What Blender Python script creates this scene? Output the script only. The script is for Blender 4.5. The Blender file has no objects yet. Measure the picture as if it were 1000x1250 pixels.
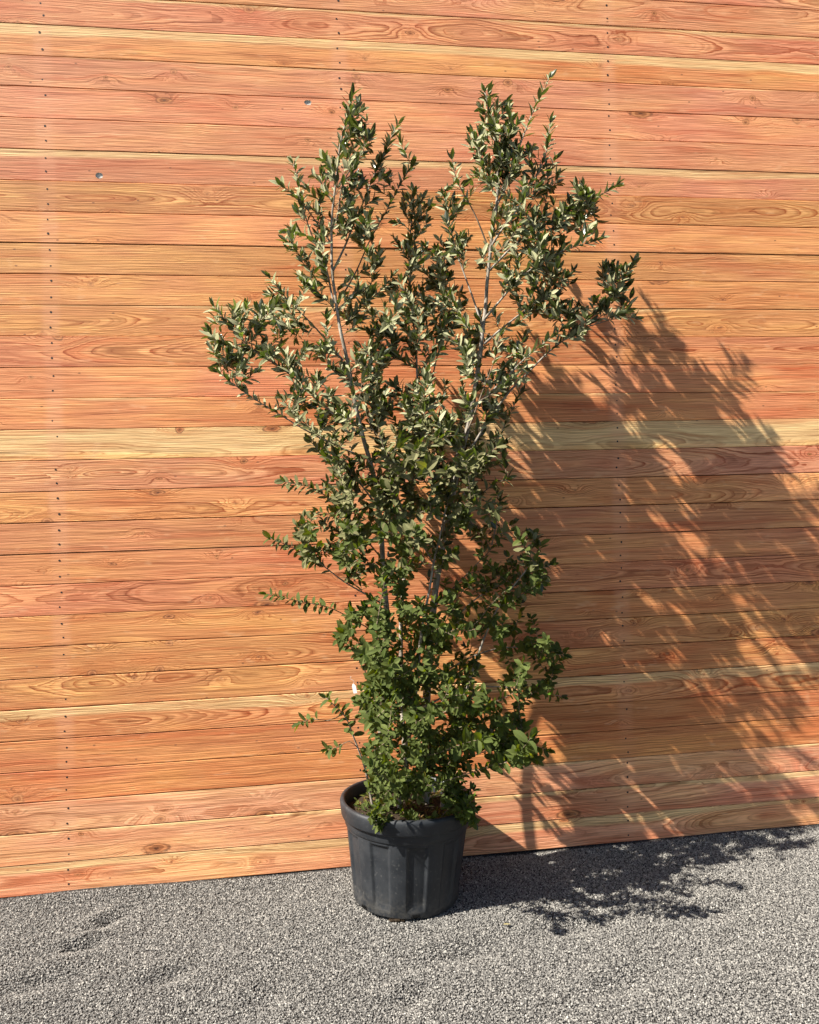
import bpy, bmesh, math, random
import numpy as np
from mathutils import Vector, Matrix, Quaternion, noise as mn

random.seed(11)
rng = np.random.default_rng(11)
SC = bpy.context.scene
COL = SC.collection
rad = math.radians

# ------------------------------------------------------------------ camera
YAW, PITCH, ROLL = rad(7.889), rad(-.469), rad(-1.640)
CAM_D, CAM_H, FPX = 3.4212, 1.55, 970.0
_s, _c = math.sin(YAW), math.cos(YAW)
FWD = Vector((_s*math.cos(PITCH), _c*math.cos(PITCH), math.sin(PITCH)))
RGT = Vector((_c, -_s, 0))
UPV = RGT.cross(FWD)
CAM = Vector((0, -CAM_D, CAM_H))
CR, SR = math.cos(ROLL), math.sin(ROLL)
cr_ = RGT*CR + UPV*SR
cu_ = UPV*CR - RGT*SR
cd = bpy.data.cameras.new('camera')
cd.sensor_fit = 'HORIZONTAL'; cd.sensor_width = 36.0; cd.lens = 36.0*FPX/1000.0
cd.clip_start = .05; cd.clip_end = 2000
cam = bpy.data.objects.new('camera', cd); COL.objects.link(cam)
m = Matrix((cr_, cu_, -FWD)).transposed().to_4x4(); m.translation = CAM
cam.matrix_world = m
SC.camera = cam

# ------------------------------------------------------------------ sky, sun, exposure
SUN_AZ, SUN_EL = 19.0, 45.0            # azimuth measured from the wall plane
w = bpy.data.worlds.new('World'); SC.world = w; w.use_nodes = True
nt = w.node_tree; bg = nt.nodes['Background']
sky = nt.nodes.new('ShaderNodeTexSky'); sky.sky_type = 'NISHITA'; sky.sun_disc = False
sky.sun_elevation = rad(SUN_EL); sky.sun_rotation = math.atan2(-math.cos(rad(SUN_AZ)), -math.sin(rad(SUN_AZ)))
sky.air_density = 1.0; sky.dust_density = 1.0; sky.ozone_density = 1.0
nt.links.new(sky.outputs[0], bg.inputs[0]); bg.inputs[1].default_value = .05
sd = bpy.data.lights.new('sun', 'SUN'); sd.energy = 5.0; sd.angle = rad(.53); sd.color = (1, .94, .84)
sun = bpy.data.objects.new('sun', sd); COL.objects.link(sun)
ldir = Vector((math.cos(rad(SUN_EL))*math.cos(rad(SUN_AZ)), math.cos(rad(SUN_EL))*math.sin(rad(SUN_AZ)), -math.sin(rad(SUN_EL))))
sun.rotation_euler = ldir.to_track_quat('-Z', 'Y').to_euler(); sun.location = (-3, -3, 6)
SC.view_settings.view_transform = 'Standard'; SC.view_settings.look = 'None'
SC.view_settings.gamma = 1; SC.view_settings.exposure = 1.33
SC.render.engine = 'CYCLES'; SC.render.filter_size = 1.1
SC.cycles.use_adaptive_sampling = True; SC.cycles.adaptive_threshold = .02
SC.cycles.max_bounces = 6; SC.cycles.diffuse_bounces = 3; SC.cycles.glossy_bounces = 2; SC.cycles.transmission_bounces = 3

# ------------------------------------------------------------------ helpers
def at(px, py, y):
    """the point of the vertical plane y=const seen in direction px,py (survey of the photograph)"""
    a, b = px-500, py-625
    u = CR*a + SR*b; v = -SR*a + CR*b
    d = FWD*FPX + RGT*u - UPV*v
    return CAM + d*((y-CAM.y)/d.y)
def atz(px, py, z):
    a, b = px-500, py-625
    u = CR*a + SR*b; v = -SR*a + CR*b
    d = FWD*FPX + RGT*u - UPV*v
    return CAM + d*((z-CAM.z)/d.z)
def mesh_obj(name, verts, faces, mat, parent=None, smooth=False):
    me = bpy.data.meshes.new(name); me.from_pydata([tuple(v) for v in verts], [], faces); me.update()
    if mat: me.materials.append(mat)
    if smooth: me.shade_smooth()
    o = bpy.data.objects.new(name, me); COL.objects.link(o)
    if parent: o.parent = parent
    return o
def empty(name, loc=(0, 0, 0)):
    o = bpy.data.objects.new(name, None); COL.objects.link(o); o.location = loc; o.empty_display_size = .1
    return o
def tag(o, label=None, cat=None, group=None, kind=None):
    if label: o['label'] = label
    if cat: o['category'] = cat
    if group: o['group'] = group
    if kind: o['kind'] = kind
    return o

class N:
    """small node-tree builder"""
    def __init__(s, name):
        s.mat = bpy.data.materials.new(name); s.mat.use_nodes = True
        s.t = s.mat.node_tree; s.bsdf = s.t.nodes['Principled BSDF']; s.out = s.t.nodes['Material Output']
    def n(s, typ, **k):
        x = s.t.nodes.new('ShaderNode'+typ)
        for a, b in k.items(): setattr(x, a, b)
        return x
    def put(s, sock, v):
        if v is None: return
        if hasattr(v, 'is_output') or isinstance(v, bpy.types.NodeSocket): s.t.links.new(v, sock)
        else: sock.default_value = v
    def m(s, op, a, b=None, c=None, clamp=False):
        x = s.n('Math', operation=op, use_clamp=clamp)
        for i, v in enumerate((a, b, c)): s.put(x.inputs[i], v)
        return x.outputs[0]
    def vm(s, op, a, b=None):
        x = s.n('VectorMath', operation=op); s.put(x.inputs[0], a); s.put(x.inputs[1], b)
        return x.outputs[0]
    def xyz(s, a=0., b=0., c=0.):
        x = s.n('CombineXYZ')
        for i, v in enumerate((a, b, c)): s.put(x.inputs[i], v)
        return x.outputs[0]
    def sep(s, v):
        x = s.n('SeparateXYZ'); s.put(x.inputs[0], v); return x.outputs
    def noise(s, vec, scale=1., detail=2., rough=.5, dim='3D', col=False):
        x = s.n('TexNoise', noise_dimensions=dim); s.put(x.inputs['Vector'], vec)
        x.inputs['Scale'].default_value = scale; x.inputs['Detail'].default_value = detail; x.inputs['Roughness'].default_value = rough
        return x.outputs['Color'] if col else x.outputs['Fac']
    def mix(s, f, a, b, blend='MIX'):
        x = s.n('Mix', data_type='RGBA', blend_type=blend); s.put(x.inputs[0], f)
        for i, v in ((6, a), (7, b)):
            if isinstance(v, tuple) and len(v) == 3: v = v+(1,)
            s.put(x.inputs[i], v)
        return x.outputs[2]
    def ramp(s, f, stops, interp='LINEAR'):
        x = s.n('ValToRGB'); s.put(x.inputs[0], f); r = x.color_ramp; r.interpolation = interp
        while len(r.elements) < len(stops): r.elements.new(.5)
        for e, (p, c) in zip(r.elements, stops):
            e.position = p; e.color = (c, c, c, 1) if isinstance(c, (int, float)) else tuple(c)+(1,)
        return x.outputs[0]
    def sstep(s, v, a, b, lo=0., hi=1.):
        x = s.n('MapRange', interpolation_type='SMOOTHSTEP'); s.put(x.inputs[0], v)
        for i, k in enumerate((a, b, lo, hi)): s.put(x.inputs[i+1], k)
        return x.outputs[0]
    def attr(s, name, typ='OBJECT'):
        x = s.n('Attribute', attribute_type=typ); x.attribute_name = name; return x.outputs
    def bump(s, hgt, dist, strength=1., normal=None):
        x = s.n('Bump'); s.put(x.inputs['Height'], hgt); x.inputs['Distance'].default_value = dist; x.inputs['Strength'].default_value = strength
        if normal: s.put(x.inputs['Normal'], normal)
        return x.outputs[0]
    def fin(s, col=None, rough=None, normal=None, spec=None):
        if col is not None: s.put(s.bsdf.inputs['Base Color'], col+(1,) if isinstance(col, tuple) and len(col) == 3 else col)
        if rough is not None: s.put(s.bsdf.inputs['Roughness'], rough)
        if normal is not None: s.put(s.bsdf.inputs['Normal'], normal)
        if spec is not None: s.put(s.bsdf.inputs['Specular IOR Level'], spec)
        return s.mat

PW = .12689                                # board pitch
NAIL_X = (-2.186, -.980, .226, 1.433, 2.64, 3.85)

# ------------------------------------------------------------------ materials
def wood_material():
    g = N('larch_wood')
    tc = g.n('TexCoord').outputs['Object']
    X, Y, Z = g.sep(tc)
    seed = g.attr('seed')[2]
    tint = g.attr('tint')[1]
    ra, rb, rc = g.sep(g.attr('ring')[1])            # z0, h0, slope
    la, lb, lc = g.sep(g.attr('look')[1])            # contrast, sapwood fraction, knots
    ld = g.attr('spacing')[2]
    S = g.m('MULTIPLY', seed, 7.31)
    xs = g.m('ADD', X, S)
    P = g.xyz(xs, S, Z)
    # wobble of the grain
    n1 = g.m('SUBTRACT', g.noise(g.xyz(g.m('MULTIPLY', xs, 2.2), S, g.m('MULTIPLY', Z, 5.)), 1., 2., .55), .5)
    n2 = g.m('SUBTRACT', g.noise(g.xyz(g.m('MULTIPLY', xs, .9), g.m('ADD', S, 31.), 0.), 1., 2., .5), .5)
    n3 = g.m('SUBTRACT', g.noise(g.xyz(g.m('MULTIPLY', xs, 14.), S, g.m('MULTIPLY', Z, 40.)), 1., 2., .5), .5)
    n4 = g.m('SUBTRACT', g.noise(g.xyz(g.m('MULTIPLY', xs, 34.), g.m('ADD', S, 17.), g.m('MULTIPLY', Z, 52.)), 1., 2., .5), .5)
    # knots: one candidate for each cell of a stretched cell pattern
    CX, CZ = .36, .15
    vc = g.xyz(g.m('DIVIDE', xs, CX), g.m('ADD', g.m('DIVIDE', Z, CZ), S), 0.)
    vo = g.n('TexVoronoi', voronoi_dimensions='2D'); g.put(vo.inputs['Vector'], vc); vo.inputs['Scale'].default_value = 1.; vo.inputs['Randomness'].default_value = .85
    dv = g.sep(g.vm('SUBTRACT', vc, vo.outputs['Position']))
    r1, r2, r3 = g.sep(vo.outputs['Color'])
    dx = g.m('ADD', g.m('MULTIPLY', dv[0], CX), g.m('MULTIPLY', n3, .022))
    dz = g.m('ADD', g.m('MULTIPLY', dv[1], CZ), g.m('MULTIPLY', n4, .016))
    keep = g.m('LESS_THAN', r1, g.m('ADD', lc, .22))
    ksz = g.m('MULTIPLY_ADD', g.m('MULTIPLY', r2, r2), .015, .0045)
    elong = g.m('MULTIPLY_ADD', g.m('GREATER_THAN', r3, .8), 1.6, 1.25)
    de = g.m('SQRT', g.m('ADD', g.m('POWER', g.m('ABSOLUTE', g.m('DIVIDE', dx, elong)), 2.), g.m('POWER', g.m('ABSOLUTE', dz), 2.)))
    dn = g.m('DIVIDE', de, ksz)
    # wide influence of a knot on the rings, longer along the board
    dw = g.m('SQRT', g.m('ADD', g.m('POWER', g.m('ABSOLUTE', g.m('DIVIDE', dx, 2.6)), 2.), g.m('POWER', g.m('ABSOLUTE', dz), 2.)))
    infl = g.m('EXPONENT', g.m('MULTIPLY', g.m('POWER', g.m('DIVIDE', dw, g.m('MULTIPLY_ADD', ksz, 1.6, .012)), 2.), -1.))
    infl = g.m('MULTIPLY', infl, keep)
    # rings: distance to a slightly tilted, wavy pith
    zz = g.m('ADD', g.m('SUBTRACT', Z, ra), g.m('MULTIPLY', n1, .055))
    hh = g.m('ADD', g.m('MULTIPLY_ADD', rc, X, rb), g.m('MULTIPLY', n2, .16))
    r = g.m('SQRT', g.m('ADD', g.m('MULTIPLY', hh, hh), g.m('MULTIPLY', zz, zz)))
    r = g.m('ADD', r, g.m('MULTIPLY', n3, .0055))
    r = g.m('ADD', r, g.m('MULTIPLY', infl, g.m('MULTIPLY_ADD', ksz, 1.6, .014)))
    rr = g.m('DIVIDE', r, ld)
    fr = g.m('FRACT', rr)
    ringv = g.noise(g.xyz(g.m('MULTIPLY', g.m('FLOOR', rr), .73), S, 0.), 1., 1.)
    prof = g.ramp(fr, [(0., .25), (.12, 0.), (.45, .08), (.8, .55), (.93, 1.), (1., .3)], 'EASE')
    late = g.m('MULTIPLY', prof, g.sstep(ringv, .3, .65, .3, 1.25))
    blot = g.noise(g.xyz(g.m('MULTIPLY', xs, 1.7), g.m('ADD', S, 3.), g.m('MULTIPLY', Z, 8.)), 1., 2., .6)
    patch = blot
    late = g.m('MULTIPLY', late, g.sstep(patch, .3, .65, .35, 1.3))
    # fine fibre
    fib = g.noise(g.xyz(g.m('MULTIPLY', xs, 5.), S, g.m('MULTIPLY', Z, 260.)), 1., 2., .65)
    late = g.m('MULTIPLY', g.m('MULTIPLY', late, la), g.sstep(fib, .3, .62, .45, 1.2), clamp=True)
    fib2 = g.noise(g.xyz(g.m('MULTIPLY', xs, 1.1), g.m('ADD', S, 9.), g.m('MULTIPLY', r, 170.)), 1., 2., .6)

    blot2 = g.m('ADD', g.m('MULTIPLY', n2, 1.2), .5)
    base = tint
    base = g.mix(g.sstep(blot, .46, .66, 0., .9), base, g.mix(1., base, (1.14, 1.24, 1.12), 'MULTIPLY'))
    base = g.mix(g.sstep(blot2, .45, .65, 0., .75), base, g.mix(1., base, (1.04, .97, 1.14), 'MULTIPLY'))
    base = g.mix(g.sstep(blot, .48, .25, 0., .9), base, g.mix(1., base, (.90, .70, .64), 'MULTIPLY'))
    # sapwood at the upper edge of some boards
    zr = g.m('ADD', g.m('DIVIDE', Z, PW), g.m('ADD', g.m('MULTIPLY', n2, .55), g.m('MULTIPLY', n1, .25)))
    sap = g.sstep(zr, g.m('SUBTRACT', 1.03, lb), g.m('SUBTRACT', 1.17, lb))
    sap = g.m('MULTIPLY', sap, g.m('GREATER_THAN', lb, .02))
    base = g.mix(g.m('MULTIPLY', sap, .85), base, (.80, .53, .25))
    dark = g.mix(1., base, (.50, .29, .21), 'MULTIPLY')
    colr = g.mix(late, base, dark)
    fv = g.m('ADD', g.m('MULTIPLY', fib, .30), g.m('MULTIPLY', fib2, .34))
    colr = g.mix(1., colr, g.ramp(fv, [(.205, (.40, .29, .23)), (.295, (.90, .88, .86)), (.385, (1.32, 1.44, 1.50))]), 'MULTIPLY')
    streak = g.m('MULTIPLY', g.sstep(fib2, .52, .66), g.sstep(patch, .64, .36, .12, .9))
    colr = g.mix(streak, colr, g.mix(1., colr, (.52, .35, .27), 'MULTIPLY'))
    red = g.noise(g.xyz(g.m('MULTIPLY', xs, .9), g.m('ADD', S, 23.), g.m('MULTIPLY', r, 34.)), 1., 2., .6)
    colr = g.mix(g.sstep(red, .52, .72, 0., .75), colr, g.mix(1., colr, (.90, .66, .60), 'MULTIPLY'))
    colr = g.mix(g.sstep(red, .46, .28, 0., .6), colr, g.mix(1., colr, (1.16, 1.24, 1.20), 'MULTIPLY'))
    # pale pinkish bands where the boards lie on the studs
    band = 0.
    for nx in NAIL_X[1:4]:
        q = g.m('DIVIDE', g.m('ADD', g.m('SUBTRACT', X, nx), g.m('MULTIPLY', n1, .03)), .036)
        e = g.m('EXPONENT', g.m('MULTIPLY', g.m('POWER', g.m('ABSOLUTE', q), 4.), -1.))
        band = e if band == 0. else g.m('ADD', band, e)
    bn = g.m('FRACT', g.m('MULTIPLY', S, 1.93))
    colr = g.mix(g.m('MULTIPLY', band, g.m('MULTIPLY', g.m('MULTIPLY_ADD', bn, .34, .08), g.sstep(fib2, .35, .6, .5, 1.))), colr, (.80, .40, .23))
    # the knots themselves
    core = g.m('MULTIPLY', g.sstep(dn, 1.15, .8), keep)
    kr = g.m('SINE', g.m('MULTIPLY', dn, 11.))
    kcol = g.mix(g.sstep(kr, -.6, .8), (.38, .15, .06), (.62, .28, .12))
    kcol = g.mix(g.sstep(dn, .42, .08), kcol, (.13, .05, .025))
    colr = g.mix(g.m('MULTIPLY', core, g.sstep(r3, 0., .8, .55, 1.)), colr, kcol)
    edge = g.m('MULTIPLY', g.m('EXPONENT', g.m('MULTIPLY', g.m('POWER', g.m('ABSOLUTE', g.m('DIVIDE', g.m('SUBTRACT', dn, 1.02), .13)), 2.), -1.)), keep)
    colr = g.mix(g.m('MULTIPLY', edge, g.m('MULTIPLY', g.sstep(r3, .1, .9, .2, .8), g.sstep(n4, -.12, .1, .1, 1.))), colr, (.16, .07, .035))
    halo = g.m('MULTIPLY', g.m('MULTIPLY', infl, .7), g.sstep(r3, .2, .8))
    colr = g.mix(halo, colr, g.mix(1., colr, (.86, .70, .60), 'MULTIPLY'))
    # pin knots and scuffs
    v2 = g.n('TexVoronoi', voronoi_dimensions='2D'); g.put(v2.inputs['Vector'], g.xyz(g.m('MULTIPLY', xs, 6.), g.m('MULTIPLY', g.m('ADD', Z, S), 11.), 0.)); v2.inputs['Scale'].default_value = 1.
    p1, p2, p3 = g.sep(v2.outputs['Color'])
    pin = g.m('MULTIPLY', g.sstep(v2.outputs['Distance'], .045, .02), g.m('LESS_THAN', p1, .13))
    colr = g.mix(g.m('MULTIPLY', pin, .75), colr, (.20, .085, .045))
    sc = g.noise(g.xyz(g.m('MULTIPLY', xs, 9.), S, g.m('MULTIPLY', Z, 26.)), 1., 2., .7)
    colr = g.mix(g.sstep(sc, .60, .76, 0., .26), colr, (.86, .54, .30))
    fibb = g.noise(g.xyz(g.m('MULTIPLY', xs, 4.), S, g.m('MULTIPLY', Z, 240.)), 1., 1., .6)
    return g.fin(colr, g.m('MULTIPLY_ADD', fib, .2, .5), g.bump(fibb, .0016), .3)

def gravel_stone_material():
    g = N('gravel_stone')
    rnd = g.n('ObjectInfo').outputs['Random']
    c = g.ramp(rnd, [(0., (.085, .081, .075)), (.22, (.145, .139, .129)), (.55, (.210, .201, .186)), (.8, (.272, .26, .239)), (.95, (.35, .335, .304)), (1., (.50, .48, .43))])
    n = g.noise(g.n('TexCoord').outputs['Object'], 260., 3.)
    c = g.mix(g.sstep(n, .35, .7, .0, .45), c, g.mix(1., c, (.62, .61, .60), 'MULTIPLY'))
    return g.fin(c, .75, None, .35)

def ground_material():
    g = N('gravel_ground')
    tc = g.n('TexCoord').outputs['Object']
    v = g.n('TexVoronoi'); g.put(v.inputs['Vector'], tc); v.inputs['Scale'].default_value = 130.
    c = g.ramp(g.sep(v.outputs['Color'])[0], [(0., (.03, .029, .028)), (.5, (.09, .087, .083)), (1., (.22, .21, .20))])
    c = g.mix(g.sstep(v.outputs['Distance'], .2, .6), c, (.03, .028, .026))
    return g.fin(c, .9, g.bump(g.m('SUBTRACT', 1., v.outputs['Distance']), .004), .25)

def plastic_material():
    g = N('black_plastic')
    tc = g.n('TexCoord').outputs['Object']; X, Y, Z = g.sep(tc)
    n = g.noise(tc, 9., 5., .65); n2 = g.noise(tc, 60., 4., .6)
    st = g.noise(g.xyz(g.m('MULTIPLY', X, 70.), g.m('MULTIPLY', Y, 70.), g.m('MULTIPLY', Z, 6.)), 1., 4., .65)
    c = g.mix(g.sstep(n, .35, .75), (.016, .0185, .0225), (.029, .0320, .0365))
    c = g.mix(g.sstep(st, .60, .75, 0., .4), c, (.05, .05, .05))
    c = g.mix(g.sstep(n2, .60, .72, 0., .4), c, (.11, .11, .105))
    low = g.m('MULTIPLY', g.sstep(Z, .13, .0), g.sstep(n2, .35, .6))
    c = g.mix(g.m('MULTIPLY', low, .4), c, (.085, .08, .07))
    return g.fin(c, g.sstep(n, .3, .7, .42, .6), g.bump(n2, .0012, .5), .38)

def soil_material():
    g = N('soil')
    tc = g.n('TexCoord').outputs['Object']
    n = g.noise(tc, 55., 5., .7)
    c = g.ramp(n, [(.3, (.012, .008, .005)), (.55, (.04, .027, .016)), (.75, (.09, .062, .036))])
    return g.fin(c, .95, g.bump(n, .01), .2)

def bark_material():
    g = N('oak_bark')
    tc = g.n('TexCoord').outputs['Object']; X, Y, Z = g.sep(tc)
    n = g.noise(g.xyz(g.m('MULTIPLY', X, 90.), g.m('MULTIPLY', Y, 90.), g.m('MULTIPLY', Z, 22.)), 1., 5., .65)
    n2 = g.noise(tc, 16., 3., .6)
    c = g.ramp(n, [(.28, (.11, .09, .07)), (.5, (.26, .225, .18)), (.72, (.44, .39, .33))])
    c = g.mix(g.sstep(n2, .50, .66, 0., .6), c, (.46, .43, .37))
    return g.fin(c, .85, g.bump(n, .003), .2)

def twig_material():
    g = N('oak_twig')
    n = g.noise(g.n('TexCoord').outputs['Object'], 30., 3.)
    return g.fin(g.ramp(n, [(.3, (.10, .07, .045)), (.7, (.26, .20, .14))]), .8, None, .25)

def leaf_material():
    g = N('oak_leaf')
    col = g.attr('leaf_tint', 'GEOMETRY')[0]
    und = g.attr('leaf_under', 'GEOMETRY')[0]
    bf = g.n('NewGeometry').outputs['Backfacing']
    n = g.noise(g.n('TexCoord').outputs['Object'], 45., 3.)
    c1 = g.mix(g.sstep(n, .35, .7, 0., .6), col, g.mix(1., col, (.62, .66, .55), 'MULTIPLY'))
    c = g.mix(bf, c1, und)
    g.fin(c, g.mix(bf, (.28, .28, .28), (.75, .75, .75)), None, g.m('MULTIPLY_ADD', bf, -.6, .8))
    tr = g.n('BsdfTranslucent'); g.put(tr.inputs[0], g.mix(1., col, (1.9, 2.3, .7), 'MULTIPLY'))
    mx = g.n('MixShader'); mx.inputs[0].default_value = .28
    g.t.links.new(g.bsdf.outputs[0], mx.inputs[1]); g.t.links.new(tr.outputs[0], mx.inputs[2])
    g.t.links.new(mx.outputs[0], g.out.inputs['Surface'])
    return g.mat

def plain(name, col, rough=.7, spec=.3, var=.0, scale=30.):
    g = N(name)
    if var:
        n = g.noise(g.n('TexCoord').outputs['Object'], scale, 4.)
        c = g.mix(g.sstep(n, .3, .7), col, tuple(x*(1-var) for x in col))
        return g.fin(c, rough, None, spec)
    return g.fin(col, rough, None, spec)

M_WOOD = wood_material(); M_STONE = gravel_stone_material(); M_GROUND = ground_material()
M_POT = plastic_material(); M_SOIL = soil_material(); M_BARK = bark_material(); M_TWIG = twig_material(); M_LEAF = leaf_material()
M_BACK = plain('dark_membrane', (.02, .018, .016), .9, .1, .3)
M_NAIL = plain('nail_steel', (.025, .02, .018), .6, .4)
M_HOLE = plain('pale_knot_hole', (.66, .62, .56), .7, .3, .35, 200.)
M_TAG = plain('white_tag_plastic', (.8, .8, .78), .5, .4, .06)
M_STRAP = plain('green_tag_loop', (.55, .55, .52), .6, .3)
M_DEAD = plain('dry_leaf', (.42, .36, .16), .7, .3, .4, 60.)

# ------------------------------------------------------------------ ground
def hgt(x, y):
    v = Vector((x, y, 0))
    h = .010*(mn.noise(v*1.3)) + .006*mn.noise(v*4.1+Vector((7, 3, 1))) + .0025*mn.noise(v*15.)
    for (cx, cy, a, l, wd, d) in DENTS:
        dx, dy = x-cx, y-cy
        u = dx*math.cos(a)+dy*math.sin(a); t = -dx*math.sin(a)+dy*math.cos(a)
        h -= 2.4*d*math.exp(-(u/l)**2-(t/wd)**2)
        h += 1.3*d*math.exp(-(u/l)**2-((t-1.9*wd)/wd)**2)
    if y > -.25: h *= max(0., min(1., (-y-.01)/.24))*.75+.25
    r = math.hypot(x-POT_C[0], y-POT_C[1])
    if r < .34: h *= max(0., min(1., (r-.2)/.14))
    if y > -.12: h += .020*max(0., 1+y/.12)*max(0., mn.noise(Vector((x*1.7, 3.3, 0)))+.35)
    return h - .004
POT_C = (.377, -.288)
DENTS = []
for (px, py, a, l, wd, d) in ((135, 1120, .9, .10, .03, .010), (100, 1152, .25, .07, .03, .014), (205, 1190, .5, .08, .04, .008),
                              (560, 1165, .1, .12, .05, .008), (505, 1215, .7, .06, .04, .010), (880, 1110, .2, .12, .05, .007),
                              (330, 1215, 1.2, .10, .05, .007), (760, 1200, .4, .12, .05, .007), (700, 1130, .1, .10, .04, .006), (40, 1200, .2, .12, .05, .008)):
    q = atz(px, py, 0); DENTS.append((q.x, q.y, a, l, wd, d))

def axis(lo, hi, step, far):
    a = list(np.arange(lo, hi+1e-6, step))
    k, s = [], step
    p = hi
    while p < far:
        s *= 1.6; p += s; k.append(p)
    q, s, p = [], step, lo
    while p > -far:
        s *= 1.6; p -= s; q.append(p)
    return q[::-1]+a+k
def grid(xs, ys, f):
    vs = [(x, y, f(x, y)) for y in ys for x in xs]
    n = len(xs)
    fs = [(j*n+i, j*n+i+1, j*n+n+i+1, j*n+n+i) for j in range(len(ys)-1) for i in range(n-1)]
    return vs, fs
GX0, GX1, GY0, GY1 = -1.7, 3.3, -1.42, .0
def far_h(x, y):
    return hgt(x, y)-.004 if (GX0-.3 < x < GX1+.3 and GY0-.3 < y < .3) else -.012
vs, fs = grid(axis(GX0, GX1, .04, 400), axis(GY0, .04, .04, 400), far_h)
ground = mesh_obj('ground', vs, fs, M_GROUND, None, True); tag(ground, kind='structure')

# loose chippings: instances of a few stone shapes scattered over the near ground
stone_col = bpy.data.collections.new('gravel_stones')
for k in range(7):
    bm = bmesh.new(); bmesh.ops.create_icosphere(bm, subdivisions=1, radius=1)
    sx, sy, sz = random.uniform(.8, 1.25), random.uniform(.65, 1.), random.uniform(.5, .8)
    for v in bm.verts:
        d = v.co.normalized()
        # flat broken faces: clip by a few random planes
        v.co = d*(1+.28*mn.noise(d*1.7+Vector((k*9, 0, 0))))
        v.co.x *= sx; v.co.y *= sy; v.co.z *= sz
    me = bpy.data.meshes.new('stone'); bm.to_mesh(me); bm.free(); me.materials.append(M_STONE)
    stone_col.objects.link(bpy.data.objects.new('stone', me))
vs, fs = grid(list(np.arange(GX0, GX1+.01, .04)), list(np.arange(GY0, .001, .04)), hgt)
gravel = mesh_obj('gravel', vs, fs, M_STONE)
tag(gravel, 'loose grey gravel chippings covering the ground before the timber wall', 'gravel', kind='stuff')
ng = bpy.data.node_groups.new('scatter_stones', 'GeometryNodeTree')
ng.interface.new_socket('Geometry', in_out='INPUT', socket_type='NodeSocketGeometry')
ng.interface.new_socket('Geometry', in_out='OUTPUT', socket_type='NodeSocketGeometry')
gi = ng.nodes.new('NodeGroupInput'); go = ng.nodes.new('NodeGroupOutput')
dp = ng.nodes.new('GeometryNodeDistributePointsOnFaces'); dp.inputs['Density'].default_value = 60000.
ci = ng.nodes.new('GeometryNodeCollectionInfo'); ci.inputs['Collection'].default_value = stone_col
ci.inputs['Separate Children'].default_value = True; ci.inputs['Reset Children'].default_value = True
ip = ng.nodes.new('GeometryNodeInstanceOnPoints'); ip.inputs['Pick Instance'].default_value = True
rv = ng.nodes.new('FunctionNodeRandomValue'); rv.data_type = 'FLOAT_VECTOR'
rv.inputs[0].default_value = (-.7, -.7, 0); rv.inputs[1].default_value = (.7, .7, 6.283)
rs = ng.nodes.new('FunctionNodeRandomValue'); rs.data_type = 'FLOAT'; rs.inputs[2].default_value = .0; rs.inputs[3].default_value = 1.
mp = ng.nodes.new('ShaderNodeMath'); mp.operation = 'POWER'; mp.inputs[1].default_value = 3.
ma = ng.nodes.new('ShaderNodeMath'); ma.operation = 'MULTIPLY_ADD'; ma.inputs[1].default_value = .0032; ma.inputs[2].default_value = .0014
ri = ng.nodes.new('FunctionNodeRandomValue'); ri.data_type = 'INT'; ri.inputs[4].default_value = 0; ri.inputs[5].default_value = 6
L = ng.links.new
L(gi.outputs[0], dp.inputs[0]); L(dp.outputs['Points'], ip.inputs['Points']); L(ci.outputs[0], ip.inputs['Instance'])
L(rv.outputs[0], ip.inputs['Rotation']); L(rs.outputs[1], mp.inputs[0]); L(mp.outputs[0], ma.inputs[0]); L(ma.outputs[0], ip.inputs['Scale'])
L(ri.outputs[2], ip.inputs['Instance Index']); L(ip.outputs[0], go.inputs[0])
md = gravel.modifiers.new('scatter', 'NODES'); md.node_group = ng

# ------------------------------------------------------------------ timber wall
WX0, WX1 = -3.6, 5.4
wall = empty('timber_wall', (0, 0, 0))
tag(wall, 'tall wall of horizontal orange larch boards rising behind the potted oak', 'wall')
OR, PK, SL, YE, PA, RE = (.71, .315, .122), (.71, .305, .150), (.69, .285, .122), (.86, .535, .215), (.75, .360, .178), (.66, .268, .098)
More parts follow.
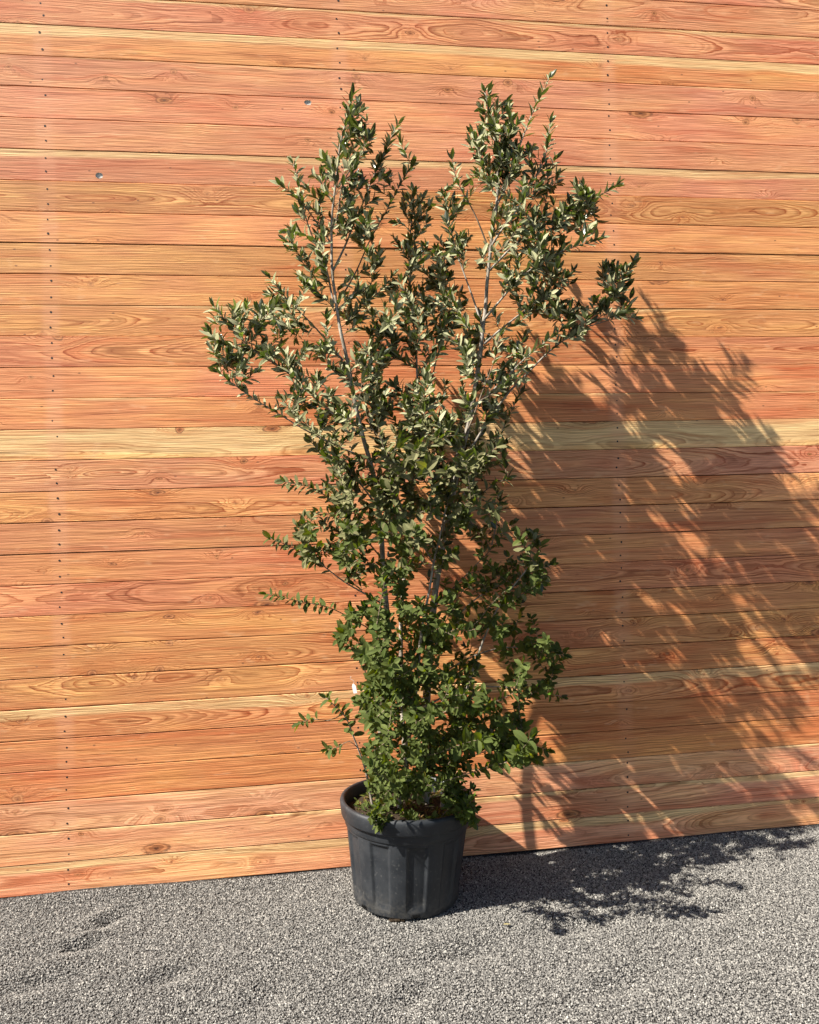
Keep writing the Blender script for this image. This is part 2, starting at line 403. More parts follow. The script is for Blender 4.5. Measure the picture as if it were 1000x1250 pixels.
# bottom to top: tint, pith height z0, h0, slope, contrast, sapwood, knot share, ring spacing
BOARDS = [
 (PA, .055, .050, .010, .75, .35, .45, .0060), (PA, .120, .060, .006, .45, .25, .35, .0070), (PA, .030, .070, -.006, .45, .10, .40, .0075),
 (RE, -.06, .020, .004, .80, .00, .35, .0042), (RE, .180, .030, .006, .75, .00, .30, .0046), (OR, .060, .055, .016, 1.0, .45, .18, .0085),
 (OR, .100, .060, -.014, .85, .00, .55, .0070), (OR, .050, .040, .012, 1.0, .00, .55, .0085), (OR, .140, .040, .004, .70, .00, .35, .0060),
 (SL, .070, .060, -.012, .80, .00, .40, .0065), (SL, -.05, .040, .005, .70, .00, .30, .0050), (SL, .170, .050, -.004, .60, .00, .35, .0055),
 (OR, .040, .045, .008, .80, .00, .50, .0065), (PK, .065, .035, .020, 1.0, .00, .28, .0110), (YE, .020, .060, .008, .55, .90, .28, .0070),
 (SL, .160, .040, .004, .60, .12, .35, .0048), (SL, .220, .050, .004, .40, .00, .25, .0042), (SL, .070, .035, -.018, .95, .00, .40, .0090),
 (OR, .060, .050, .012, .75, .18, .30, .0080), (OR, -.03, .030, .006, .85, .00, .30, .0050), (OR, .150, .030, .010, .75, .00, .20, .0052),
 (OR, .240, .050, .004, .40, .00, .18, .0040), (OR, .062, .030, .014, 1.0, .00, .55, .0095), (PK, -.04, .045, -.010, .75, .32, .25, .0060),
 (PK, .150, .045, .006, .75, .00, .30, .0062), (PK, -.07, .050, .004, .60, .00, .30, .0058), (PK, .190, .060, .004, .45, .10, .30, .0060),
 (OR, -.08, .050, .004, .45, .42, .20, .0055), (PK, .060, .040, .014, .95, .18, .60, .0100), (PK, .100, .060, -.008, .70, .00, .45, .0075),
 (PK, .050, .050, .008, .75, .12, .35, .0080), (SL, .160, .050, .006, .6, .0, .3, .0060), (OR, .05, .05, .006, .6, .0, .3, .0060), (PK, .1, .05, .006, .6, .2, .3, .0060),
]
SEEDS = {}
def board_mesh(k):
    r = random.Random(100+k)
    nseg = 30; th = .021
    gap_t = r.uniform(.0011, .0018); gap_b = r.uniform(.0008, .0014)
    tilt = r.uniform(-.0012, .0012); bev = r.uniform(.0012, .0022)
    prof0 = [(th, gap_b), (bev, gap_b), (0, gap_b+bev), (0, PW-gap_t-bev), (bev, PW-gap_t), (th, PW-gap_t)]
    verts, faces = [], []
    for i in range(nseg+1):
        x = WX0+(WX1-WX0)*i/nseg
        a = .0009*mn.noise(Vector((x*1.1, k*3.7, 0))); b = .0009*mn.noise(Vector((x*1.1, k*3.7, 9))); yo = .0012*mn.noise(Vector((x*.7, k*1.9, 4)))
        for j, (y, z) in enumerate(prof0):
            z2 = z+(a if j < 3 else b)
            verts.append((x, y+(yo+tilt*(z/PW-.5) if y < th else 0), z2))
    n = len(prof0)
    for i in range(nseg):
        for j in range(n):
            faces.append((i*n+j, (i+1)*n+j, (i+1)*n+(j+1) % n, i*n+(j+1) % n))
    faces.append(tuple(range(n))); faces.append(tuple(nseg*n+j for j in range(n))[::-1])
    return verts, faces
boards = []
yoff = []
for k, (tint, z0, h0, sl, con, sap, kn, spc) in enumerate(BOARDS):
    v, f = board_mesh(k)
    o = mesh_obj('board', v, f, M_WOOD, wall)
    r = random.Random(500+k)
    dy = r.uniform(-.0010, .0010); yoff.append(dy)
    o.location = (0, dy, k*PW)
    j = [r.uniform(.97, 1.03) for _ in range(3)]
    b_ = r.uniform(.90, 1.06)
    o['tint'] = [tint[0]*j[0]*b_, tint[1]*j[1]*b_, tint[2]*j[2]*b_]
    o['ring'] = [z0, h0, sl]; o['look'] = [con, sap, kn]; o['spacing'] = spc*.9 if spc < .0078 else spc*.75; o['seed'] = float(SEEDS.get(k, k*1.37+.5))
    boards.append(o)
WTOP = len(BOARDS)*PW
def box(lo, hi):
    x0, y0, z0 = lo; x1, y1, z1 = hi
    v = [(x0, y0, z0), (x1, y0, z0), (x1, y1, z0), (x0, y1, z0), (x0, y0, z1), (x1, y0, z1), (x1, y1, z1), (x0, y1, z1)]
    return v, [(3, 2, 1, 0), (4, 5, 6, 7), (0, 1, 5, 4), (1, 2, 6, 5), (2, 3, 7, 6), (3, 0, 4, 7)]
v, f = box((WX0+.01, .0235, -.02), (WX1-.01, .06, WTOP-.01)); mesh_obj('backing', v, f, M_BACK, wall)
# nail heads in pairs on every stud
nv, nf = [], []
for k in range(len(BOARDS)):
    for ci_, nx in enumerate(NAIL_X):
        for zf in (.26, .74):
            cx = nx+random.gauss(0, .0035); cz = (k+zf+random.gauss(0, .035))*PW; rr_ = random.uniform(.0034, .0048)
            b = len(nv); yb = yoff[k]
            for q in range(8):
                a = q*math.pi/4; nv.append((cx+rr_*math.cos(a), yb-.0006, cz+rr_*math.sin(a)))
            for q in range(8):
                a = q*math.pi/4; nv.append((cx+rr_*1.05*math.cos(a), yb+.003, cz+rr_*1.05*math.sin(a)))
            nf.append(tuple(b+7-q for q in range(8))[::-1])
            for q in range(8): nf.append((b+q, b+(q+1) % 8, b+8+(q+1) % 8, b+8+q))
nails = mesh_obj('nail_heads', nv, nf, M_NAIL, wall); tag(nails, kind='stuff')
# two knot holes cut into the boards
def knot_hole(px, py, rx, rz):
    p = at(px, py, 0); k = int(p.z/PW); o = boards[k]
    bm = bmesh.new()
    ring0, ring1, ring2 = [], [], []
    for q in range(14):
        a = q*2*math.pi/14; jj = 1+.22*mn.noise(Vector((math.cos(a)*1.3, math.sin(a)*1.3, px)))
        ring0.append(bm.verts.new((p.x+rx*jj*math.cos(a), -.02, p.z-k*PW+rz*jj*math.sin(a))))
        ring1.append(bm.verts.new((p.x+rx*.92*jj*math.cos(a), (.0045 if px < 200 else .0036), p.z-k*PW+rz*.92*jj*math.sin(a))))
    bm.faces.new(ring0); bm.faces.new(ring1[::-1])
    for q in range(14): bm.faces.new((ring0[q], ring1[q], ring1[(q+1) % 14], ring0[(q+1) % 14]))
    bmesh.ops.recalc_face_normals(bm, faces=bm.faces)
    me = bpy.data.meshes.new('cut'); bm.to_mesh(me); bm.free(); me.materials.append(M_HOLE)
    c = bpy.data.objects.new('cut', me); COL.objects.link(c); c.location = o.location
    o.data.materials.append(M_HOLE)
    md = o.modifiers.new('b', 'BOOLEAN'); md.operation = 'DIFFERENCE'; md.object = c; md.solver = 'EXACT'; md.material_mode = 'TRANSFER'
    dg = bpy.context.evaluated_depsgraph_get()
    nm = bpy.data.meshes.new_from_object(o.evaluated_get(dg)); o.modifiers.clear(); o.data = nm
    bpy.data.objects.remove(c)
knot_hole(121, 214, .0165, .0135)
knot_hole(376, 125, .0170, .0115)

# ------------------------------------------------------------------ pot
POT_TILT = Matrix.Rotation(rad(2.6), 4, 'Y')
pot = empty('plant_pot', (POT_C[0], POT_C[1], .004)); pot.rotation_euler = (0, rad(2.6), rad(8)); pot.scale = (1.01, 1.01, .92)
tag(pot, 'round black ribbed plastic nursery pot holding the tall oak', 'pot')
NS = 320
def lathe(profile, fr, name, mat, parent, closed=True, smooth=True):
    vs, fs = [], []
    for j, (r, z) in enumerate(profile):
        for i in range(NS):
            a = 2*math.pi*i/NS; rr_, zz_ = fr(a, r, z, j)
            vs.append((rr_*math.cos(a), rr_*math.sin(a), zz_))
    for j in range(len(profile)-1):
        for i in range(NS):
            i2 = (i+1) % NS; fs.append((j*NS+i, j*NS+i2, j*NS+NS+i2, j*NS+NS+i))
    return mesh_obj(name, vs, fs, mat, parent, smooth)
def rib(a):
    t = ((math.degrees(a)-255) % 36.)/36.          # recessed half, raised half
    e = .028
    def st(x): x = max(0, min(1, x)); return x*x*(3-2*x)
    return st((t-.5+e)/(2*e)) - st((t-1+e)/(2*e)) + (st((e-t)/(2*e)) if t < e else 0)
def body_f(a, r, z, j):
    q = rib(a)
    fade = max(0, min(1, (z-.028)/.02))*max(0, min(1, (.302+.012*q-z)/.004))
    d = .0085*fade*(1-q)
    wob = .0015*math.sin(2*a+1)+.001*math.sin(3*a)
    zz_ = z
    if j == 0 or j == 1:
        nt_ = (math.degrees(a)-20) % 60.
        if nt_ < 9: zz_ = z+.012
    return r-d+wob, zz_
bp = [(.196, .0), (.2045, .001), (.206, .006), (.207, .024), (.2085, .03), (.210, .05)]
for q in range(1, 12): bp.append((.210+.026*q/11.5, .05+.245*q/11.5))
bp += [(.2365, .2985), (.2368, .3025), (.2372, .3065), (.2376, .3105), (.2378, .3135), (.2425, .3165), (.2445, .320), (.2470, .352), (.2472, .356)]
lathe(bp, body_f, 'body', M_POT, pot)
v = [(.20*math.cos(2*math.pi*i/48), .20*math.sin(2*math.pi*i/48), .013) for i in range(48)]
mesh_obj('base', v, [tuple(range(48))[::-1]], M_POT, pot)
rimp = [(.2440, .352), (.2520, .3535), (.2590, .356), (.2610, .362), (.2650, .395), (.2665, .408), (.2640, .4175), (.2580, .422), (.2520, .4215), (.2480, .417), (.2460, .40), (.2420, .36), (.2380, .33)]
def rim_f(a, r, z, j):
    return r*(1+.004*math.sin(2*a+.6)), z+.0015*math.sin(3*a)
lathe(rimp, rim_f, 'rim', M_POT, pot)
def soil_z(x, y): return .382+.012*mn.noise(Vector((x*9, y*9, 2)))+.006*mn.noise(Vector((x*35, y*35, 5)))-.35*max(0, math.hypot(x, y)-.18)
sv, sf = [(0, 0, soil_z(0, 0))], []
RN, AN = 18, 48
for j in range(1, RN+1):
    for i in range(AN):
        a = 2*math.pi*i/AN; r = .2430*j/RN; x, y = r*math.cos(a), r*math.sin(a); sv.append((x, y, soil_z(x, y)))
for i in range(AN): sf.append((0, 1+i, 1+(i+1) % AN))
for j in range(RN-1):
    for i in range(AN): sf.append((1+j*AN+i, 1+(j+1)*AN+i, 1+(j+1)*AN+(i+1) % AN, 1+j*AN+(i+1) % AN))
soil = mesh_obj('soil', sv, sf, M_SOIL, pot, True)

# ------------------------------------------------------------------ the oak: stems and branches
oak = empty('holm_oak', (POT_C[0], POT_C[1], .38))
tag(oak, 'tall narrow bushy evergreen oak with two leaders growing from the black pot', 'tree')
OB = oak.location.copy()
nodes = []                                           # (position, radius) of wood from which twigs may start
def tube(pts, rads, sides=6):
    vs, fs = [], []
    up = Vector((.3, 1, .2)).normalized()
    for i, p in enumerate(pts):
        d = (pts[min(i+1, len(pts)-1)]-pts[max(i-1, 0)]).normalized()
        a = d.cross(up)
        if a.length < .05: a = d.cross(Vector((1, 0, 0)))
        a.normalize(); b = d.cross(a)
        for k in range(sides):
            t = 2*math.pi*k/sides; vs.append(p+(a*math.cos(t)+b*math.sin(t))*rads[i])
    for i in range(len(pts)-1):
        for k in range(sides):
            fs.append((i*sides+k, i*sides+(k+1) % sides, (i+1)*sides+(k+1) % sides, (i+1)*sides+k))
    n = len(vs); vs.append(pts[-1]+(pts[-1]-pts[-2]).normalized()*rads[-1]); e = (len(pts)-1)*sides
    for k in range(sides): fs.append((e+k, e+(k+1) % sides, n))
    return vs, fs
def spline(ctrl, step=.025, wig=.004, seed=0):
    c = [ctrl[0]*2-ctrl[1]]+ctrl+[ctrl[-1]*2-ctrl[-2]]
    out = []
    for i in range(1, len(c)-2):
        p0, p1, p2, p3 = c[i-1:i+3]
        n = max(2, int((p2-p1).length/step))
        for k in range(n):
            t = k/n
            q = .5*((2*p1)+(p2-p0)*t+(2*p0-5*p1+4*p2-p3)*t*t+(3*p1-p0-3*p2+p3)*t**3)
            out.append(q+Vector((mn.noise(q*7+Vector((seed, 0, 0))), mn.noise(q*7+Vector((0, seed, 0))), 0))*wig)
    out.append(ctrl[-1].copy())
    return out
def wood(name, ctrl, r0, r1, mat, sides=7, seed=0, wig=.005, label=None):
    pts = spline(ctrl, .03, wig, seed); n = len(pts)
    rads = [r0+(r1-r0)*(i/(n-1))**.8 for i in range(n)]
    vs, fs = tube(pts, rads, sides)
    o = mesh_obj(name, [v-OB for v in vs], fs, mat, oak, True)
    for p, r in zip(pts, rads): nodes.append((p, r))
    return pts
def P(px, py, y): return at(px, py, y)
# main stems (picture direction plus distance from the wall)
STEMS = [
 ([(474, 985, -.30), (466, 920, -.33), (468, 850, -.33), (472, 760, -.30), (468, 690, -.33), (462, 610, -.32), (440, 520, -.36), (424, 440, -.37), (409, 360, -.37), (405, 280, -.37), (414, 190, -.38), (430, 118, -.38)], .017, .0025),
 ([(520, 985, -.26), (520, 900, -.25), (524, 800, -.25), (532, 720, -.26), (545, 640, -.29), (562, 560, -.34), (577, 490, -.37), (590, 400, -.38), (599, 310, -.38), (607, 240, -.37), (606, 180, -.37), (592, 112, -.36)], .020, .003),
 ([(500, 985, -.22), (492, 880, -.20), (490, 760, -.20), (500, 640, -.22), (508, 520, -.24), (508, 430, -.25), (500, 330, -.26), (505, 235, -.27)], .012, .002),
 ([(540, 985, -.33), (556, 900, -.36), (580, 810, -.38), (610, 740, -.40), (655, 680, -.42)], .009, .002),
 ([(456, 985, -.35), (446, 940, -.37), (432, 900, -.40), (420, 872, -.42), (398, 852, -.42)], .006, .0015),
 ([(488, 985, -.36), (500, 900, -.42), (510, 820, -.45), (520, 740, -.45), (540, 640, -.46), (560, 560, -.46)], .010, .002),
]
MAIN = []
for i, (c, r0, r1) in enumerate(STEMS):
    MAIN.append(wood('stem', [P(*q) for q in c], r0, r1, M_BARK, 8, i*3.1))
# branches: (control points), base radius
BR = [
 ([(440, 530, -.36), (395, 495, -.38), (350, 455, -.42), (300, 420, -.44), (262, 375, -.45)], .006),
 ([(448, 560, -.34), (400, 540, -.40), (345, 508, -.45), (300, 480, -.48), (268, 455, -.48)], .0045),
 ([(420, 440, -.37), (385, 400, -.40), (355, 370, -.42), (330, 340, -.44)], .0045),
 ([(409, 370, -.37), (395, 320, -.36), (375, 270, -.36), (358, 200, -.38)], .0045),
 ([(405, 300, -.37), (380, 260, -.38), (362, 240, -.40), (343, 226, -.41)], .0035),
 ([(407, 330, -.37), (430, 280, -.33), (455, 220, -.33), (486, 152, -.34)], .005),
 ([(409, 380, -.37), (435, 330, -.34), (470, 260, -.33), (503, 202, -.34)], .004),
 ([(410, 270, -.37), (420, 220, -.42), (440, 190, -.44), (450, 170, -.45)], .004),
 ([(590, 400, -.38), (572, 350, -.36), (556, 300, -.35), (542, 240, -.35)], .0045),
 ([(599, 310, -.38), (580, 260, -.40), (560, 225, -.42), (552, 195, -.42)], .004),
 ([(603, 260, -.37), (625, 210, -.34), (645, 150, -.34), (670, 95, -.35)], .005),
 ([(600, 300, -.38), (640, 240, -.38), (665, 190, -.39), (672, 150, -.40)], .005),
 ([(597, 330, -.38), (640, 290, -.38), (690, 260, -.39), (752, 228, -.40)], .0055),
 ([(592, 390, -.38), (635, 340, -.42), (680, 310, -.46), (732, 292, -.48)], .005),
 ([(590, 420, -.38), (640, 380, -.38), (680, 350, -.36), (700, 330, -.36)], .005),
 ([(560, 570, -.34), (605, 500, -.36), (650, 450, -.38), (700, 405, -.39), (745, 365, -.40), (774, 322, -.40)], .006),
 ([(700, 405, -.39), (730, 395, -.40), (755, 388, -.41), (774, 388, -.42)], .003),
 ([(575, 500, -.37), (620, 460, -.42), (650, 430, -.46), (690, 400, -.50)], .005),
 ([(545, 640, -.30), (580, 580, -.26), (610, 530, -.22), (635, 480, -.20)], .005),
 ([(508, 520, -.24), (530, 450, -.22), (545, 380, -.22), (535, 310, -.22)], .004),
 ([(500, 640, -.22), (470, 560, -.18), (460, 470, -.17), (470, 390, -.18)], .0045),
 ([(462, 620, -.32), (430, 580, -.36), (400, 560, -.40), (380, 540, -.42)], .0045),
 ([(465, 680, -.33), (430, 640, -.40), (390, 600, -.44), (348, 588, -.46)], .0035),
 ([(470, 740, -.32), (420, 710, -.40), (380, 680, -.45), (330, 657, -.48)], .0045),
 ([(470, 780, -.32), (410, 745, -.42), (370, 735, -.48), (325, 725, -.50)], .003),
 ([(530, 740, -.26), (570, 700, -.22), (600, 670, -.18), (625, 640, -.17)], .004),
 ([(525, 800, -.25), (570, 740, -.24), (620, 710, -.24), (672, 690, -.26)], .005),
 ([(525, 830, -.25), (580, 800, -.28), (630, 790, -.30), (688, 800, -.32)], .005),
 ([(522, 860, -.25), (570, 840, -.22), (630, 840, -.20), (685, 850, -.20)], .0045),
 ([(520, 910, -.26), (560, 890, -.34), (610, 895, -.42), (668, 915, -.46)], .005),
 ([(525, 930, -.27), (570, 925, -.24), (610, 910, -.20), (640, 905, -.18)], .0045),
 ([(500, 880, -.42), (470, 830, -.46), (440, 800, -.48), (415, 780, -.48)], .0045),
 ([(468, 850, -.33), (445, 820, -.36), (430, 790, -.36), (418, 765, -.36)], .004),
 ([(510, 820, -.45), (530, 790, -.52), (545, 770, -.55), (535, 755, -.56)], .004),
 ([(500, 900, -.42), (520, 880, -.50), (540, 870, -.55), (560, 860, -.58)], .004),
 ([(490, 960, -.40), (478, 930, -.45), (470, 900, -.48), (462, 880, -.48)], .004),
 ([(540, 970, -.34), (560, 965, -.44), (572, 985, -.51), (577, 1003, -.52)], .0035),
 ([(474, 975, -.36), (470, 965, -.46), (466, 985, -.53), (464, 1008, -.54)], .0025),
 ([(420, 872, -.42), (400, 880, -.42), (380, 878, -.42), (366, 884, -.42)], .002),
 ([(438, 915, -.39), (425, 905, -.41), (412, 912, -.42), (400, 915, -.43)], .002),
 ([(555, 560, -.46), (580, 500, -.50), (600, 450, -.52), (610, 410, -.52)], .004),
 ([(540, 640, -.46), (580, 610, -.50), (605, 590, -.50), (620, 585, -.50)], .0035),
 ([(530, 690, -.45), (500, 640, -.52), (480, 600, -.55), (470, 560, -.56)], .004),
 ([(600, 665, -.40), (605, 640, -.42), (612, 615, -.43), (606, 600, -.43)], .0035),
]
shoots = []
for i, (c, r0) in enumerate(BR):
    pts = wood('branch', [P(*q) for q in c], r0, .0011, M_BARK if r0 > .0042 else M_TWIG, 6, 40+i*1.7, .008)
    sty = max(0., min(1., (c[-1][1]-430)/330.))
    shoots.append((pts[len(pts)//2:], sty))
for i in (0, 1, 2, 4):
    c = STEMS[i][0]
    pts = spline([P(*q) for q in c[-3:]], .03, .002, i)
    shoots.append((pts, max(0., min(1., (c[-1][1]-430)/330.))))

# ------------------------------------------------------------------ leaves
def leaf_shape(kind, k):
    """outline of one leaf lying along +x, normal +z, folded along its midrib; returns verts, faces"""
    r = random.Random(900+k*7+kind*131)
    if kind == 0: rows = [(.09, .34), (.28, .86), (.52, 1.), (.76, .74), (.92, .34)]; wd = r.uniform(.145, .195)
    elif kind == 1: rows = [(.08, .38), (.25, .86), (.48, 1.), (.72, .84), (.91, .42)]; wd = r.uniform(.20, .26)
    else: rows = [(.07, .42), (.20, .86), (.31, .86), (.43, 1.03), (.54, .95), (.66, .95), (.78, .74), (.91, .42)]; wd = r.uniform(.21, .27)
    fold = r.uniform(.15, .55); curl = r.uniform(-.10, .30); side = r.uniform(-.06, .06); tw = r.uniform(-.5, .5)
    vs, fs = [(0, 0, 0)], []
    for t, q in rows:
        z0 = -curl*t*t; yy = side*t*t
        for sgn in (-1, 0, 1):
            y = sgn*q*wd; z = z0+abs(y)*fold
            a = tw*(t-.3); ya = y*math.cos(a)-(z-z0)*math.sin(a); za = y*math.sin(a)+(z-z0)*math.cos(a)
            vs.append((t, yy+ya, z0+za))
    vs.append((1, side, -curl)); n = len(rows); e = len(vs)-1
    fs += [(0, 2, 1), (0, 3, 2)]
    for j in range(n-1):
        b = 1+3*j; fs += [(b, b+1, b+4, b+3), (b+1, b+2, b+5, b+4)]
    b = 1+3*(n-1); fs += [(b, b+1, e), (b+1, b+2, e)]
    return vs, fs
# each variant: shape, upper-side colour, underside colour
def mixc(a, b, t): return tuple(x+(y-x)*t for x, y in zip(a, b))
VAR = []
for kind in (0, 1, 2):
    for k in range(16):
        r = random.Random(kind*50+k)
        t = r.random()
        if kind == 0: c = mixc((.024, .034, .009), (.070, .086, .020), t); u = mixc((.19, .20, .09), (.48, .465, .28), r.random())
        elif kind == 1: c = mixc((.015, .025, .003), (.095, .110, .010), t**1.3); u = mixc((.10, .105, .04), (.26, .245, .12), r.random())
        else: c = mixc((.014, .027, .0012), (.135, .152, .004), t**1.4); u = mixc((.04, .06, .012), (.11, .135, .035), r.random())
        if k == 15: c = ((.12, .15, .03), (.13, .17, .025), (.10, .19, .02))[kind]
        if k == 14 and kind > 0: c = (.19, .17, .02)
        v, f = leaf_shape(kind, k)
        me = bpy.data.meshes.new('leaf'); me.from_pydata(v, [], f); me.materials.append(M_LEAF)
        for nm, cc in (('leaf_tint', c), ('leaf_under', u)):
            at_ = me.attributes.new(nm, 'FLOAT_COLOR', 'POINT')
            at_.data.foreach_set('color', list(cc+(1,))*len(v))
        VAR.append((v, f, c, u, me))
LEAVES = []                                          # (variant, matrix, centre)
def put_leaf(p, d, nrm, length, sty):
    x = random.random()
    kind = 0 if sty < .25+.3*(x-.5) else (1 if sty < .72+.4*(x-.5) else 2)
    k = random.randrange(14)
    if random.random() < .035: k = 15
    elif kind > 0 and random.random() < .012: k = 14
    d = d.normalized(); y = nrm.cross(d)
    if y.length < .05: y = Vector((.3, .4, .9)).cross(d)
    y.normalize(); z = d.cross(y)
    m3 = Matrix((d*length, y*length, z*length)).transposed()
    m4 = m3.to_4x4(); m4.translation = p
    LEAVES.append((kind*16+k, m4, p+d*length*.5))
def leafy(pts, sty, spacing, size=1., start=0.):
    """leaves spiralling up a twig, denser at its tip"""
    L_ = [0.]
    for a, b in zip(pts, pts[1:]): L_.append(L_[-1]+(b-a).length)
    tot = L_[-1]; s = tot*start+random.uniform(0, spacing); ang = random.uniform(0, 6.28)
    while s < tot:
        i = max(0, min(len(pts)-2, next((k for k in range(len(L_)) if L_[k] > s), len(L_)-1)-1))
        t = (s-L_[i])/max(1e-6, L_[i+1]-L_[i]); p = pts[i].lerp(pts[i+1], t); d = (pts[i+1]-pts[i]).normalized()
        a = d.cross(Vector((0, 0, 1)))
        if a.length < .05: a = Vector((1, 0, 0))
        a.normalize(); b = d.cross(a)
        out = a*math.cos(ang)+b*math.sin(ang)
        open_ = random.uniform(.55, 1.0)+.45*sty
        ld = d*math.cos(open_)+out*math.sin(open_)
        ld.z += .12-.34*sty*random.random()
        ln = random.uniform(.027, .049)*size*(1+.10*sty)
        nrm = (d*.9-out*.55+Vector((random.uniform(-.4, .4), random.uniform(-.4, .4), random.uniform(-.2, .6)+.3*sty)) + Vector((-.15, -.95, .2))*(.75+.45*sty))
        put_leaf(p, ld, nrm, ln, sty)
        ang += 2.399+random.uniform(-.4, .4)
        s += spacing*random.uniform(.6, 1.4)*(1.15-.45*s/tot)
    d = (pts[-1]-pts[-2]).normalized()
    for q in range(3):
        put_leaf(pts[-1], d+Vector((random.gauss(0, .28), random.gauss(0, .28), random.gauss(0, .2))), Vector((random.uniform(-1, 1), random.uniform(-1, 1), .4)), random.uniform(.03, .046)*size, sty)
for pts, sty in shoots: leafy(pts, sty, .0095, 1.1-.25*sty, .0)

# masses of foliage: cx, cy, rx, ry (picture), distance from wall, its spread, twigs, leaf size
BL = [
 (430, 185, 22, 62, -.38, .05, 22, .95), (422, 235, 45, 48, -.38, .08, 26, 1.), (385, 290, 35, 55, -.37, .08, 14, 1.), (425, 330, 40, 55, -.35, .08, 14, 1.),
 (478, 205, 16, 40, -.34, .04, 7, 1.), (300, 415, 42, 42, -.45, .07, 24, 1.), (360, 400, 42, 55, -.41, .09, 24, 1.), (400, 470, 60, 48, -.38, .12, 26, 1.), (455, 400, 40, 55, -.30, .12, 18, 1.),
 (605, 175, 32, 58, -.36, .07, 28, 1.), (640, 225, 45, 50, -.36, .10, 34, 1.), (690, 262, 42, 38, -.40, .08, 32, 1.), (635, 300, 50, 50, -.38, .12, 34, 1.), (560, 270, 24, 60, -.36, .07, 14, 1.),
 (665, 350, 45, 45, -.39, .10, 28, 1.), (748, 355, 28, 30, -.40, .04, 12, 1.), (690, 395, 30, 22, -.38, .06, 8, 1.),
 (508, 285, 26, 45, -.29, .06, 15, .9), (530, 330, 30, 45, -.32, .08, 12, .95), (520, 365, 50, 45, -.30, .11, 32, .95), (510, 440, 70, 55, -.30, .13, 44, 1.), (600, 430, 45, 55, -.36, .14, 28, 1.),
 (470, 530, 85, 50, -.33, .14, 56, 1.), (580, 530, 42, 50, -.33, .15, 26, 1.), (480, 600, 78, 50, -.34, .16, 58, 1.), (575, 605, 38, 48, -.38, .14, 22, 1.),
 (395, 655, 40, 32, -.43, .08, 14, .95), (465, 670, 55, 42, -.36, .15, 26, 1.), (560, 680, 45, 45, -.34, .12, 11, 1.), (635, 690, 30, 45, -.36, .10, 11, 1.),
 (475, 770, 52, 48, -.38, .15, 48, 1.), (560, 775, 58, 45, -.38, .14, 24, 1.), (650, 800, 36, 45, -.30, .10, 15, 1.05), (600, 730, 50, 30, -.30, .12, 7, 1.),
 (475, 850, 38, 45, -.40, .13, 46, 1.), (545, 850, 48, 48, -.38, .16, 28, 1.0), (625, 905, 40, 28, -.44, .05, 20, 1.3), (595, 880, 45, 28, -.28, .10, 9, 1.05),
 (495, 920, 45, 42, -.42, .12, 62, .9), (545, 925, 35, 40, -.38, .13, 28, .95), (560, 975, 20, 18, -.50, .04, 9, .9), (470, 960, 18, 25, -.44, .05, 10, .8),
 (505, 955, 55, 22, -.36, .08, 26, .8), (463, 998, 10, 14, -.53, .015, 5, .75), (566, 985, 16, 18, -.53, .025, 9, .85), (520, 1000, 16, 8, -.50, .02, 4, .75),
]
targets = []
for (cx, cy, rx, ry, yc, ys, n, sz) in BL:
    for _ in range(int(n*(2.75 if cy < 450 else 3.1 if cy < 720 else 2.6))):
        a = random.uniform(0, 6.283); r = math.sqrt(random.random())*1.05
        y = min(-.035, yc+random.gauss(0, ys*.8))
        if 440 < cy < 960 and random.random() < .38: y = max(-.82, y-abs(random.gauss(0, .19)))
        if 800 < cy < 950: y = min(y-.05, -.27)
        px, py = cx+rx*r*math.cos(a), cy+ry*r*math.sin(a)
        q = at(px, py, y)
        if mn.noise(q*8.5+Vector((3, 1, 7))) < -.11: continue          # gaps between the sprays
        targets.append((q, py, sz))
skel = np.array([tuple(p) for p, r in nodes])
def dskel(t): return float(np.min(np.linalg.norm(skel-np.array(tuple(t)), axis=1)))
targets.sort(key=lambda q: dskel(q[0]))
NP = np.zeros((len(nodes)+len(targets)*6, 3)); NP[:len(nodes)] = skel; cnt = len(nodes)
tv, tf = [], []
for tp, py, sz in targets:
    t = np.array(tuple(tp)); dd = NP[:cnt]-t
    dist = np.linalg.norm(dd, axis=1)
    hor = np.hypot(dd[:, 0], dd[:, 1])
    cost = dist + .9*np.maximum(0, dd[:, 2]+.3*hor+.02) + 2.*np.maximum(0, .05-dist)
    i = int(np.argmin(cost)); base = Vector(NP[i])
    sty = max(0., min(1., (py-430)/330.))
    v = tp-base
    if v.length > .42: base = tp-v*(.42/v.length) if False else base
    mid = base.lerp(tp, .5)+Vector((v.x*.12, v.y*.12, -.10*abs(v.length)*(1-sty)+.04*sty*v.length))+Vector((random.gauss(0, .008), random.gauss(0, .008), random.gauss(0, .008)))
    n = max(4, int(v.length/.02))
    pts = [base*(1-s)*(1-s)+mid*2*s*(1-s)+tp*s*s for s in [k/n for k in range(n+1)]]
    r0 = .0011+.004*min(v.length, .3)
    vs, fs = tube(pts, [r0+(.0008-r0)*k/n for k in range(n+1)], 4)
    b = len(tv); tv += [p-OB for p in vs]; tf += [tuple(b+q for q in f) for f in fs]
    for k in (n//2, (3*n)//4):
        NP[cnt] = tuple(pts[k]); cnt += 1
    ln = max(.001, v.length)
    leafy(pts, sty, .0106-.0018*sty, sz*random.uniform(.85, 1.15)*(1.10-.31*sty), max(0., 1-.14/ln))
tw = mesh_obj('twigs', tv, tf, M_TWIG, oak); tag(tw, kind='stuff')

